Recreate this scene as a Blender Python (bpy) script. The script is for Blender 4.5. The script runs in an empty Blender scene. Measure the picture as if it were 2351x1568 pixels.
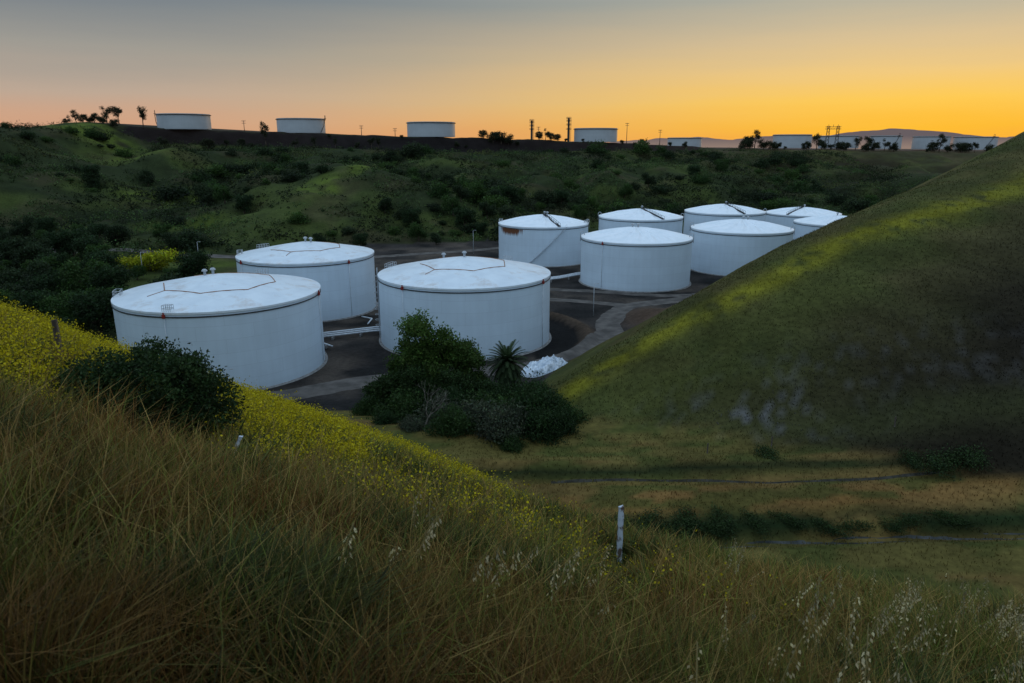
import bpy, math, random
import numpy as np
from mathutils import Vector
scene=bpy.context.scene
COL=scene.collection
rng=np.random.default_rng(7)
random.seed(7)
# ------------------------------------------------------------ noise
def _h(ix,iy,s):
    n=(ix.astype(np.int64)*374761393+iy.astype(np.int64)*668265263+s*974711)&0x7fffffff
    n=((n^(n>>13))*1274126177)&0x7fffffff
    n=(n^(n>>16))&0xffffff
    return n/float(0xffffff)
def vn(x,y,s=0):
    ix=np.floor(x);iy=np.floor(y);fx=x-ix;fy=y-iy
    fx=fx*fx*(3-2*fx);fy=fy*fy*(3-2*fy)
    a=_h(ix,iy,s);b=_h(ix+1,iy,s);c=_h(ix,iy+1,s);d=_h(ix+1,iy+1,s)
    return (a*(1-fx)+b*fx)*(1-fy)+(c*(1-fx)+d*fx)*fy
def fbm(x,y,s=0,o=4):
    x=np.asarray(x,float);y=np.asarray(y,float)
    r=0;a=.5;t=0
    for i in range(o):
        r=r+a*vn(x*2**i+17.3*i,y*2**i-9.1*i,s+i);t+=a;a*=.5
    return r/t
def sst(a,b,x):
    t=np.clip((x-a)/(b-a),0,1);return t*t*(3-2*t)
def smax(a,b,k):
    h=np.clip(.5+.5*(a-b)/k,0,1);return b*(1-h)+a*h+k*h*(1-h)
# ------------------------------------------------------------ terrain
TX=[-700,-450,-397,-368,-317,-264,-180,-68,75,208,300,600,1500]
TP=[ 40, 44,  46.5, 48, 56.5,52.7,50.4,47.1,43.3,37,35.5,33,30]
def Pz(x): return np.interp(x,TX,TP)
def Yb(x): return np.interp(x,[-400,-317,-264,-180,-68,75,208,400,900],[520,535,570,598,590,640,720,740,760])
def Yt(x): return np.interp(x,[-400,-250,-150,-60,0,60,120,200,400],[190,220,246,300,306,330,368,395,420])
def bankh(x): return np.interp(x,[-300,-275,0,75,208,600],[0,11,11,7,2,1.5])
def hill_sn(x,y):
    rx=x-5;ry=y-88
    return .815*rx+.578*ry, -.578*rx+.815*ry
def parts(x,y):
    e=y-(57.7+.43*x)
    near=39.3-.372*x-.459*y-.55*2*np.log1p(np.exp(np.clip(e/2,-40,40)))
    near=near-.022*np.maximum(y-14,0)*(1-sst(6,16,x))
    near=near-4.0*sst(17,44,y)*np.exp(-((x-10.5)/9.5)**2)
    sp=1.2*np.log1p(np.exp(np.clip((x-1.8)/1.2,-40,40)))
    near=near+.23*np.minimum(sp,22)*(1-sst(8,27,y))*sst(-1,2,y)
    near=near+(fbm(x/6,y/6,3)-.5)*.7*sst(3,12,np.hypot(x,y))
    near=np.minimum(near,62)
    fl=8*(1-sst(76,112,y))
    fl=fl-.9*np.exp(-((y-54-.06*x)/1.3)**2)*(y<80)+.3*np.exp(-((y-62-.03*x)/3)**2)*sst(2,12,x)+.5*np.exp(-((y-69.5)/1.8)**2)-.3*np.exp(-((y-66)/1.)**2)
    fl=fl+(fbm(x/5,y/3,11)-.5)*.4*sst(50,53,y)*(1-sst(74,80,y))
    s,n=hill_sn(x,y)
    zr=np.where(s>0,7+.247*s+3.2*np.sin(np.pi*np.clip(s/110,0,1)),7+.42*s)
    zr=np.minimum(zr,52)
    fr=np.sqrt(n*n+100)-10
    hill=zr-np.where(n<0,.185*fr,.74*fr)
    hill=hill+(fbm(x/16,y/16,9)-.5)*2.2
    yt=Yt(x);yb=Yb(x);P=Pz(x)+(fbm(x/16,x*0,29,3)-.5)*2.2*sst(-2,6,y-yb);bk=bankh(x);zb=Pz(x)-bk
    f=(y-yt)/(yb-yt)
    fc=np.clip(f,0,1)
    far=np.where(f<0,np.maximum(f*40,-12),zb*(fc*(1.12-.12*fc)))
    rid=np.abs(fbm(x/95+.2*np.sin(y/60),y/190,21,3)-.5)*2
    far=far+fc*(1-fc)*4*((rid-.32)*30+(fbm(x/40,y/50,23,3)-.5)*12)+(fbm(x/14,y/14,25,3)-.5)*4.6*sst(0,.1,fc)*(1-sst(.93,1,fc))
    far=far+(P-zb)*sst(0,16,y-yb)
    far=far*(1-sst(1400,2600,y))
    return near,fl,hill,far,s,n,f
def H(x,y):
    x=np.asarray(x,float);y=np.asarray(y,float)
    near,fl,hill,far,s,n,f=parts(x,y)
    z=smax(near,fl,2.0)
    z=smax(z,hill,2.5)
    z=smax(z,far,1.5)
    d=np.hypot(x+10.2,y-151.8);ang=np.arctan2(y-151.8,x+10.2)
    z=z+1.5*np.exp(-((d-27)/1.7)**2)*sst(-1.25,-.9,ang)*(1-sst(.9,1.3,ang))
    z=z+2.6*np.exp(-(((x-35)/7)**2+((y-166)/10)**2))
    return z
def Hs(x,y): return float(H(np.array([x]),np.array([y]))[0])
def mix(a,b,t): return a*(1-t[:,None])+np.array(b)*t[:,None]
def gully(x,y):
    rid=np.abs(fbm(x/95+.2*np.sin(y/60),y/190,21,3)-.5)*2
    return 1-sst(.0,.22,rid)
def tcol(x,y):
    near,fl,hill,far,s,n,f=parts(x,y)
    N=len(x)
    ter=np.tile(np.array([.115,.092,.026]),(N,1))
    yy=y-.04*x+2.0*(fbm(x/12,y/8,47)-.5)
    ter=mix(ter,[.21,.105,.032],np.exp(-((yy-61)/3.2)**2)*sst(.3,.55,fbm(x/10,y/3,41))*.95)
    ter=mix(ter,[.16,.095,.032],sst(.48,.62,fbm(x/14,y/3,42))*.6)
    ter=mix(ter,[.050,.064,.015],sst(.5,.62,fbm(x/5,y/1.6,43))*.7)
    ter=mix(ter,[.014,.024,.008],np.exp(-((yy-56.3)/2.1)**2)*sst(.2,.42,fbm(x/6,y/5,45))*sst(0,6,x))
    ter=mix(ter,[.018,.024,.009],np.exp(-((yy-67.3)/1.0)**2)*.95)
    c=ter
    isH=(sst(-1,1,hill-np.maximum(near,fl)))*(y<300)
    hc=np.tile(np.array([.060,.063,.017]),(N,1))
    hc=mix(hc,[.080,.064,.024],sst(.42,.62,fbm(x/26,y/14,51))*.7)
    hc=mix(hc,[.044,.053,.014],sst(.5,.62,fbm(x/9,y/9,52))*.5)
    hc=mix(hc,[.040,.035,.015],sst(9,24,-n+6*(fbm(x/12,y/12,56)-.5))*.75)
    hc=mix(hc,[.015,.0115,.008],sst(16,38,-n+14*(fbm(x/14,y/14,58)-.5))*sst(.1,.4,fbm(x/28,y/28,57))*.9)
    hc=mix(hc,[.05,.055,.018],np.exp(-((y-76)/3.5)**2)*.5)
    ctr=3-.125*np.clip(s,-10,200)
    band=np.exp(-((n-ctr+5*(fbm(x/20,y/20,59)-.5))/(2.2+.012*np.clip(s,0,200)))**2)
    hc=mix(hc,[.170,.155,.014],np.clip(band*sst(.20,.52,fbm(x/2.2,y/2.2,53,5)),0,.9)*sst(-30,-14,s)*(1-.35*sst(80,130,s)))
    pat=np.exp(-(((x-26)/11)**2+((y-79)/5)**2))+.35*np.exp(-(((x-50)/20)**2+((y-86)/6)**2))
    hc=mix(hc,[.12,.115,.115],sst(.56,.68,fbm(x/.7,y/.7,55))*np.clip(pat,0,1)*.75)
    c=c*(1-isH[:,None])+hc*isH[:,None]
    isN=sst(-.8,.8,near-np.maximum(fl,hill))*(y<140)
    q=fbm(x/5,y/5,61)
    nc=np.tile(np.array([.085,.075,.018]),(N,1))
    nc=mix(nc,[.12,.065,.020],sst(.4,.6,q)*(1-.8*sst(14,34,y)))
    nc=mix(nc,[.055,.075,.014],sst(.48,.62,fbm(x/4,y/4,63)))
    e=y-(57.7+.43*x)
    nc=mix(nc,[.095,.105,.015],sst(-42,-18,e)*.75*(1-sst(0,5,x-.04*y)))
    c=c*(1-isN[:,None])+nc*isN[:,None]
    top=np.maximum(np.maximum(near,hill),far)
    fl2=(y>104)&(y<420)&(top<.8)
    pd=fl2*sst(-84,-76,x+4*(fbm(x/8,y/8,77)-.5))
    pc=np.tile(np.array([.036,.031,.028]),(N,1))
    pc=mix(pc,[.078,.062,.050],sst(.45,.7,fbm(x/12,y/12,71)))
    pc=mix(pc,[.018,.017,.016],sst(.5,.7,fbm(x/9,y/9,73)))
    c=c*(1-pd[:,None])+pc*pd[:,None]
    d=np.hypot(x+10.2,y-151.8)
    b2=np.exp(-((d-27)/2.5)**2)*(y>125)*(x>-5)*pd
    c=mix(c,[.075,.052,.036],b2)
    c=mix(c,[.011,.011,.011],(d<25)*(x>4)*pd*.9)
    c=mix(c,[.095,.060,.040],np.exp(-(((x-35)/9)**2+((y-166)/12)**2)**2)*.9)
    isF=((far>.2)&(y>150)&(top-far<1.5))*1.0
    isF=np.maximum(isF,((x<-84)&(y>100)&(near<1))*1.0)
    g=fbm(x/30,y/30,81)
    fc=np.tile(np.array([.024,.032,.011]),(N,1))
    fc=mix(fc,[.050,.064,.016],sst(.48,.64,g)*.9)
    fc=mix(fc,[.060,.048,.024],sst(.52,.7,fbm(x/22,y/22,83))*.5)
    fc=mix(fc,[.008,.012,.005],gully(x,y)*.85)  # darker tint paints shade contrast into the gullies
    G=np.exp(-(((x+98)/11)**2+((y-372)/24)**2)**2)+np.exp(-(((x+84)/6)**2+((y-405)/15)**2)**2)+.9*np.exp(-(((x+245)/26)**2+((y-490)/22)**2)**2)+.9*np.exp(-(((x+300)/40)**2+((y-520)/26)**2)**2)+.55*np.exp(-(((x+118)/26)**2+((y-250)/12)**2)**2)+.8*np.exp(-(((x+190)/30)**2+((y-400)/24)**2)**2)+.6*np.exp(-(((x+150)/24)**2+((y-330)/14)**2)**2)
    fc=mix(fc,[.092,.122,.018],np.clip(G,0,1)*sst(.28,.52,fbm(x/9,y/9,85))*.95)
    u=y-Yb(x)
    bkm=sst(-6,-2,u)*(1-sst(14,17,u))*(bankh(x)>3)
    fc=mix(fc,[.013,.0105,.010],bkm)
    pm=sst(15,18,u);fc=mix(fc,[.035,.03,.02],pm)
    c=c*(1-isF[:,None])+fc*isF[:,None]
    c=mix(c,[.05,.045,.04],(y>900)*1.0)
    return c
# ------------------------------------------------------------ mesh helpers
def np_mesh(name,V,F,C=None,smooth=False,mat=None,uv=None):
    V=np.asarray(V,np.float32);F=np.asarray(F,np.int32)
    me=bpy.data.meshes.new(name)
    me.vertices.add(len(V));me.vertices.foreach_set('co',V.ravel())
    k=F.shape[1];m=len(F)
    me.loops.add(m*k);me.loops.foreach_set('vertex_index',F.ravel())
    me.polygons.add(m)
    me.polygons.foreach_set('loop_start',np.arange(0,m*k,k,dtype=np.int32))
    me.polygons.foreach_set('use_smooth',np.full(m,smooth))
    me.update(calc_edges=True)
    if C is not None:
        a=me.color_attributes.new('Col','FLOAT_COLOR','POINT')
        c4=np.ones((len(V),4),np.float32);c4[:,:3]=C
        a.data.foreach_set('color',c4.ravel())
    if uv is not None:
        l=me.uv_layers.new(name='UVMap');l.data.foreach_set('uv',np.asarray(uv,np.float32)[F.ravel()].ravel())
    if mat: me.materials.append(mat)
    return me
def add(name,data,parent=None,loc=(0,0,0),rot=0,scale=None,kind=None,label=None,cat=None,group=None):
    o=bpy.data.objects.new(name,data);COL.objects.link(o)
    o.location=loc
    if rot: o.rotation_euler=(0,0,rot)
    if scale is not None: o.scale=scale if hasattr(scale,'__len__') else (scale,)*3
    if parent: o.parent=parent
    meta(o,kind,label,cat,group)
    return o
def meta(o,kind=None,label=None,cat=None,group=None):
    if kind:o['kind']=kind
    if label:o['label']=label
    if cat:o['category']=cat
    if group:o['group']=group
class MB:
    def __init__(s): s.V=[];s.F=[]
    def box(s,c,d,rz=0,ax=None):
        b=len(s.V);cx,cy,cz=c;hx,hy,hz=d[0]/2,d[1]/2,d[2]/2
        co,si=math.cos(rz),math.sin(rz)
        for z in(-hz,hz):
            for x,y in((-hx,-hy),(hx,-hy),(hx,hy),(-hx,hy)):
                s.V.append((cx+x*co-y*si,cy+x*si+y*co,cz+z))
        for f in((0,3,2,1),(4,5,6,7),(0,1,5,4),(1,2,6,5),(2,3,7,6),(3,0,4,7)): s.F.append([b+i for i in f])
        return s
    def tube(s,pts,r,n=8,cap=True):
        pts=[Vector(p) for p in pts]
        if not hasattr(r,'__len__'): r=[r]*len(pts)
        b=len(s.V)
        for i,p in enumerate(pts):
            t=(pts[min(i+1,len(pts)-1)]-pts[max(i-1,0)]).normalized()
            a=t.cross(Vector((0,0,1)))
            if a.length<.05:a=t.cross(Vector((0,1,0)))
            a.normalize();c=t.cross(a)
            for j in range(n):
                an=2*math.pi*j/n
                s.V.append(tuple(p+(a*math.cos(an)+c*math.sin(an))*r[i]))
        for i in range(len(pts)-1):
            for j in range(n):
                s.F.append([b+i*n+j,b+i*n+(j+1)%n,b+(i+1)*n+(j+1)%n,b+(i+1)*n+j])
        if cap:
            s.F.append([b+j for j in range(n)][::-1]);s.F.append([b+(len(pts)-1)*n+j for j in range(n)])
        return s
    def lathe(s,prof,n=32,c=(0,0)):
        b=len(s.V)
        for r,z in prof:
            for j in range(n):
                a=2*math.pi*j/n;s.V.append((c[0]+r*math.cos(a),c[1]+r*math.sin(a),z))
        for i in range(len(prof)-1):
            for j in range(n):
                s.F.append([b+i*n+j,b+i*n+(j+1)%n,b+(i+1)*n+(j+1)%n,b+(i+1)*n+j])
        return s
    def mesh(s,name,mat,smooth=False):
        me=bpy.data.meshes.new(name);me.from_pydata(s.V,[],s.F);me.materials.append(mat)
        if smooth: me.polygons.foreach_set('use_smooth',[True]*len(me.polygons))
        me.update();return me
# ------------------------------------------------------------ materials
def newmat(name,rough=.8,spec=.2):
    m=bpy.data.materials.new(name);m.use_nodes=True
    nt=m.node_tree;b=nt.nodes['Principled BSDF']
    b.inputs['Roughness'].default_value=rough
    b.inputs['Specular IOR Level'].default_value=spec
    return m,nt,b
def N(nt,t,**k):
    n=nt.nodes.new(t)
    for a,v in k.items(): setattr(n,a,v)
    return n
def noisemat(name,c1,c2,scale=2.,rough=.8,spec=.2,bump=.1,metal=0,stretch=(1,1,1)):
    m,nt,b=newmat(name,rough,spec)
    tc=N(nt,'ShaderNodeTexCoord');mp=N(nt,'ShaderNodeMapping');mp.inputs['Scale'].default_value=stretch
    nz=N(nt,'ShaderNodeTexNoise');nz.inputs['Scale'].default_value=scale;nz.inputs['Detail'].default_value=6
    cr=N(nt,'ShaderNodeValToRGB');cr.color_ramp.elements[0].position=.35;cr.color_ramp.elements[1].position=.65
    cr.color_ramp.elements[0].color=(*c1,1);cr.color_ramp.elements[1].color=(*c2,1)
    L=nt.links.new
    L(tc.outputs['Object'],mp.inputs[0]);L(mp.outputs[0],nz.inputs[0]);L(nz.outputs[0],cr.inputs[0]);L(cr.outputs[0],b.inputs['Base Color'])
    if bump:
        bp=N(nt,'ShaderNodeBump');bp.inputs['Strength'].default_value=bump;bp.inputs['Distance'].default_value=.1
        L(nz.outputs[0],bp.inputs['Height']);L(bp.outputs[0],b.inputs['Normal'])
    b.inputs['Metallic'].default_value=metal
    return m
def leafmat(name,tr=.25,rough=.7):
    m,nt,b=newmat(name,rough,.15);L=nt.links.new
    at=N(nt,'ShaderNodeAttribute');at.attribute_name='Col'
    L(at.outputs['Color'],b.inputs['Base Color'])
    t=N(nt,'ShaderNodeBsdfTranslucent');L(at.outputs['Color'],t.inputs[0])
    mx=N(nt,'ShaderNodeMixShader');mx.inputs[0].default_value=tr
    L(b.outputs[0],mx.inputs[1]);L(t.outputs[0],mx.inputs[2]);L(mx.outputs[0],nt.nodes['Material Output'].inputs[0])
    return m
M_leaf=leafmat('foliage');M_grass=leafmat('grass_blades',.3)
M_flower=leafmat('mustard_petals',.35)
M_bark=noisemat('bark',(.05,.035,.025),(.12,.09,.065),6,.9,.1,.4)
M_rust=noisemat('rust',(.24,.10,.045),(.38,.18,.09),3,.8,.2,.2)
M_dark=noisemat('dark_trim',(.02,.022,.025),(.05,.05,.055),2,.6,.3,0)
M_steel=noisemat('galvanised_steel',(.32,.34,.36),(.5,.52,.54),4,.5,.4,0)
M_pipe=noisemat('white_pipe_paint',(.50,.53,.56),(.70,.73,.76),1.5,.45,.4,0)
M_red=noisemat('red_paint',(.20,.018,.012),(.32,.03,.02),3,.5,.4,0)
M_conc=noisemat('concrete',(.16,.155,.15),(.28,.27,.26),1.5,.9,.1,.2)
M_road=noisemat('packed_dirt',(.075,.067,.060),(.145,.127,.113),.35,.95,.05,.3)
M_tarp=noisemat('white_tarp',(.45,.52,.60),(.80,.85,.90),.8,.35,.5,.4)
M_silh=noisemat('dark_steel',(.03,.026,.024),(.06,.05,.045),1,.7,.2,0)
def wallmat(name,rust=False,tone=(.66,.765,.85)):
    m,nt,b=newmat(name,.45,.35);L=nt.links.new
    uv=N(nt,'ShaderNodeUVMap');uv.uv_map='UVMap'
    br=N(nt,'ShaderNodeTexBrick');br.inputs['Scale'].default_value=1
    br.inputs['Brick Width'].default_value=9.2;br.inputs['Row Height'].default_value=2.4
    br.inputs['Mortar Size'].default_value=.05;br.inputs['Mortar Smooth'].default_value=.6;br.inputs['Bias'].default_value=0
    t=np.array(tone)
    br.inputs['Color1'].default_value=(*(t*.965),1);br.inputs['Color2'].default_value=(*t,1);br.inputs['Mortar'].default_value=(*(t*.87),1)
    L(uv.outputs[0],br.inputs[0])
    mp=N(nt,'ShaderNodeMapping');mp.inputs['Scale'].default_value=(.9,.04,1)
    nz=N(nt,'ShaderNodeTexNoise');nz.inputs['Scale'].default_value=1;nz.inputs['Detail'].default_value=8
    L(uv.outputs[0],mp.inputs[0]);L(mp.outputs[0],nz.inputs[0])
    mr=N(nt,'ShaderNodeMapRange');mr.inputs[1].default_value=.3;mr.inputs[2].default_value=.7;mr.inputs[3].default_value=.94;mr.inputs[4].default_value=1.01
    L(nz.outputs[0],mr.inputs[0])
    n2=N(nt,'ShaderNodeTexNoise');n2.inputs['Scale'].default_value=.15;n2.inputs['Detail'].default_value=5
    L(uv.outputs[0],n2.inputs[0])
    mr2=N(nt,'ShaderNodeMapRange');mr2.inputs[1].default_value=.3;mr2.inputs[2].default_value=.7;mr2.inputs[3].default_value=.90;mr2.inputs[4].default_value=1.0
    L(n2.outputs[0],mr2.inputs[0])
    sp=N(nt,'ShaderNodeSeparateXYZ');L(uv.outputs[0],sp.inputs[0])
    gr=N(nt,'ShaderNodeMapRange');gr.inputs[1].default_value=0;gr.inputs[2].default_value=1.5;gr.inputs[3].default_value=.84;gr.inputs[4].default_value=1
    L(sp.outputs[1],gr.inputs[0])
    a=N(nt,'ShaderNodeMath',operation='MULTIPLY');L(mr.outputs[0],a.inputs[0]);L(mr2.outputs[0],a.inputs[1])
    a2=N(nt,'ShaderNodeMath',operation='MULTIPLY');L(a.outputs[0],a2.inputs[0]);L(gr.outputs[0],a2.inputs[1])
    vm=N(nt,'ShaderNodeVectorMath',operation='SCALE');L(br.outputs[0],vm.inputs[0]);L(a2.outputs[0],vm.inputs['Scale'])
    out=vm.outputs[0]
    if rust:
        def rng_mask(sock,a0,a1,b0,b1):
            r1=N(nt,'ShaderNodeMapRange');r1.inputs[1].default_value=a0;r1.inputs[2].default_value=a1;L(sock,r1.inputs[0])
            r2=N(nt,'ShaderNodeMapRange');r2.inputs[1].default_value=b0;r2.inputs[2].default_value=b1;r2.inputs[3].default_value=1;r2.inputs[4].default_value=0;L(sock,r2.inputs[0])
            q=N(nt,'ShaderNodeMath',operation='MULTIPLY');L(r1.outputs[0],q.inputs[0]);L(r2.outputs[0],q.inputs[1]);return q.outputs[0]
        mu=rng_mask(sp.outputs[0],-23,-16,-10,-4);mv=rng_mask(sp.outputs[1],8.4,12.4,12.6,12.8)
        q=N(nt,'ShaderNodeMath',operation='MULTIPLY');L(mu,q.inputs[0]);L(mv,q.inputs[1])
        mp3=N(nt,'ShaderNodeMapping');mp3.inputs['Scale'].default_value=(2.4,.12,1);L(uv.outputs[0],mp3.inputs[0])
        n3=N(nt,'ShaderNodeTexNoise');n3.inputs['Scale'].default_value=.8;n3.inputs['Detail'].default_value=10;L(mp3.outputs[0],n3.inputs[0])
        ad=N(nt,'ShaderNodeMath',operation='ADD');L(q.outputs[0],ad.inputs[0]);L(n3.outputs[0],ad.inputs[1])
        r3=N(nt,'ShaderNodeMapRange');r3.inputs[1].default_value=.92;r3.inputs[2].default_value=1.2;L(ad.outputs[0],r3.inputs[0])
        mx=N(nt,'ShaderNodeMix',data_type='RGBA');L(r3.outputs[0],mx.inputs[0]);L(out,mx.inputs[6]);mx.inputs[7].default_value=(.15,.055,.022,1)
        out=mx.outputs[2]
    L(out,b.inputs['Base Color'])
    bp=N(nt,'ShaderNodeBump');bp.inputs['Strength'].default_value=.15;bp.inputs['Distance'].default_value=.05
    L(n2.outputs[0],bp.inputs['Height']);L(bp.outputs[0],b.inputs['Normal'])
    return m
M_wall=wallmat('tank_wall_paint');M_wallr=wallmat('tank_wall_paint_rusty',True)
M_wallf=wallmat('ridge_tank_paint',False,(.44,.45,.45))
def roofmat(name,rustiness,lo,hi):
    m,nt,b=newmat(name,.38,.4);L=nt.links.new
    tc=N(nt,'ShaderNodeTexCoord')
    nz=N(nt,'ShaderNodeTexNoise');nz.inputs['Scale'].default_value=.35;nz.inputs['Detail'].default_value=8;L(tc.outputs['Object'],nz.inputs[0])
    cr=N(nt,'ShaderNodeValToRGB');e=cr.color_ramp.elements
    e[0].position=.3;e[0].color=(*lo,1);e[1].position=.62;e[1].color=(*hi,1)
    L(nz.outputs[0],cr.inputs[0])
    n2=N(nt,'ShaderNodeTexNoise');n2.inputs['Scale'].default_value=.22;n2.inputs['Detail'].default_value=10;n2.inputs['Roughness'].default_value=.7;L(tc.outputs['Object'],n2.inputs[0])
    mr=N(nt,'ShaderNodeMapRange');mr.inputs[1].default_value=.54;mr.inputs[2].default_value=.72;mr.inputs[4].default_value=rustiness;L(n2.outputs[0],mr.inputs[0])
    mx=N(nt,'ShaderNodeMix',data_type='RGBA');L(mr.outputs[0],mx.inputs[0]);L(cr.outputs[0],mx.inputs[6]);mx.inputs[7].default_value=(.42,.27,.16,1)
    L(mx.outputs[2],b.inputs['Base Color'])
    bp=N(nt,'ShaderNodeBump');bp.inputs['Strength'].default_value=.12;bp.inputs['Distance'].default_value=.1
    L(nz.outputs[0],bp.inputs['Height']);L(bp.outputs[0],b.inputs['Normal'])
    return m
M_roofA=roofmat('tank_roof_weathered',.55,(.66,.72,.77),(.76,.82,.86))
M_roofB=roofmat('tank_roof_bright',.06,(.78,.84,.88),(.90,.93,.96))
def groundmat():
    m,nt,b=newmat('ground_surface',.95,.05);L=nt.links.new
    at=N(nt,'ShaderNodeAttribute');at.attribute_name='Col'
    g=N(nt,'ShaderNodeNewGeometry')
    n1=N(nt,'ShaderNodeTexNoise');n1.inputs['Scale'].default_value=1.1;n1.inputs['Detail'].default_value=12;n1.inputs['Roughness'].default_value=.65
    n2=N(nt,'ShaderNodeTexNoise');n2.inputs['Scale'].default_value=.12;n2.inputs['Detail'].default_value=8
    L(g.outputs['Position'],n1.inputs[0]);L(g.outputs['Position'],n2.inputs[0])
    r1=N(nt,'ShaderNodeMapRange');r1.inputs[1].default_value=.3;r1.inputs[2].default_value=.7;r1.inputs[3].default_value=.68;r1.inputs[4].default_value=1.3
    r2=N(nt,'ShaderNodeMapRange');r2.inputs[1].default_value=.3;r2.inputs[2].default_value=.7;r2.inputs[3].default_value=.7;r2.inputs[4].default_value=1.25
    L(n1.outputs[0],r1.inputs[0]);L(n2.outputs[0],r2.inputs[0])
    q=N(nt,'ShaderNodeMath',operation='MULTIPLY');L(r1.outputs[0],q.inputs[0]);L(r2.outputs[0],q.inputs[1])
    vm=N(nt,'ShaderNodeVectorMath',operation='SCALE');L(at.outputs['Color'],vm.inputs[0]);L(q.outputs[0],vm.inputs['Scale'])
    L(vm.outputs[0],b.inputs['Base Color'])
    bp=N(nt,'ShaderNodeBump');bp.inputs['Strength'].default_value=.45;bp.inputs['Distance'].default_value=.3
    L(n1.outputs[0],bp.inputs['Height']);L(bp.outputs[0],b.inputs['Normal'])
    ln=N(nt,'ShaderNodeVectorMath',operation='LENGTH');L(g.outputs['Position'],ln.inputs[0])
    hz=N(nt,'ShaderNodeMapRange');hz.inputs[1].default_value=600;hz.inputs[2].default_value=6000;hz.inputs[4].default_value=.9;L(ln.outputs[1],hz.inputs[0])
    em=N(nt,'ShaderNodeEmission');em.inputs[0].default_value=(.34,.235,.18,1)  # emission mixed in with distance stands in for aerial haze
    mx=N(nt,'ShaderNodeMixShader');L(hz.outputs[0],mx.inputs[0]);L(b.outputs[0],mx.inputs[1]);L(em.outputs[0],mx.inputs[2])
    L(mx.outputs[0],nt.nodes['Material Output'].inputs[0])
    return m
M_ground=groundmat()
# ------------------------------------------------------------ terrain mesh
def cat(*segs):
    out=[]
    for a,b,st in segs: out.append(np.arange(a,b,st))
    return np.concatenate(out)
xs_p=cat((0,90,1.0),(90,200,2.5),(200,520,5),(520,1000,30))
xs_p=np.concatenate([xs_p,np.geomspace(1000,30000,24)])
xs=np.concatenate([-xs_p[::-1][:-1],xs_p])
ys=np.concatenate([cat((-60,-10,5),(-10,75,.8),(75,235,1.4),(235,760,4),(760,1200,25)),np.geomspace(1200,40000,36)])
X,Y=np.meshgrid(xs,ys)
xf=X.ravel();yf=Y.ravel()
Z=H(xf,yf)
V=np.stack([xf,yf,Z],1)
nx,ny=len(xs),len(ys)
I=(np.arange(ny-1)[:,None]*nx+np.arange(nx-1)[None,:]).ravel()
F=np.stack([I,I+1,I+nx+1,I+nx],1)
add('ground',np_mesh('ground',V,F,tcol(xf,yf),True,M_ground),kind='structure',label='grassy hills and dark dirt pad of a valley',cat='terrain')
# ------------------------------------------------------------ mountains
def mountains():
    xs=np.linspace(-3000,16000,520);rows=np.linspace(0,1,14)
    px=np.array([-1600,600,1380,1420,1530,1640,1740,1830,1900,1990,2080,2150,2200,2280,2351,2600,3600])
    py=np.array([328,328,326,321,317,322,312,314,304,299,302,310,316,313,309,315,322])
    u=(px-1175.5)/1633.;v=(784-py)/1633.;el=(.9636*v-.2672)
    hx=u*9300;hh=el*9000+41
    top=np.interp(xs,hx,hh)+(fbm(xs/260,xs*0,5,6)-.5)*60
    V=[]
    for r in rows:
        prof=math.sin(r*math.pi*.5)
        rid=(fbm(xs/600+3,np.full_like(xs,r*3),8)-.5)*60*math.sin(r*math.pi)
        V.append(np.stack([xs,np.full_like(xs,7600+r*1500),top*prof+rid-8*(1-r)],1))
    V=np.concatenate(V);nx=len(xs);ny=len(rows)
    I=(np.arange(ny-1)[:,None]*nx+np.arange(nx-1)[None,:]).ravel()
    F=np.stack([I,I+1,I+nx+1,I+nx],1)
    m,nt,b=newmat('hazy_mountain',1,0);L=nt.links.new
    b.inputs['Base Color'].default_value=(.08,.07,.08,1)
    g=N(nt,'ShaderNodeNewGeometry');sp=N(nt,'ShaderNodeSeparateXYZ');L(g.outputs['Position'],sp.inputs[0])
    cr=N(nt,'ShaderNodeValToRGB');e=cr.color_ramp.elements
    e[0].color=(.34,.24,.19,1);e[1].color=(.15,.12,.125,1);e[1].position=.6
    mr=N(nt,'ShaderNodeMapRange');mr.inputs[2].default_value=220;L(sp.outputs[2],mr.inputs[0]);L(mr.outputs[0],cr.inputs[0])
    em=N(nt,'ShaderNodeEmission');L(cr.outputs[0],em.inputs[0])  # glow imitates aerial haze, paler towards the foot of the range
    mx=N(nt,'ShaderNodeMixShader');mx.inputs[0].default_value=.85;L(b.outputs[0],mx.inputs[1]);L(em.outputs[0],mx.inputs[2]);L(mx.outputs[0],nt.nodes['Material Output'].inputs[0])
    add('hills',np_mesh('hills',V,F,None,True,m),kind='structure',label='hazy distant mountain range under the sunset',cat='mountains')
mountains()
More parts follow.
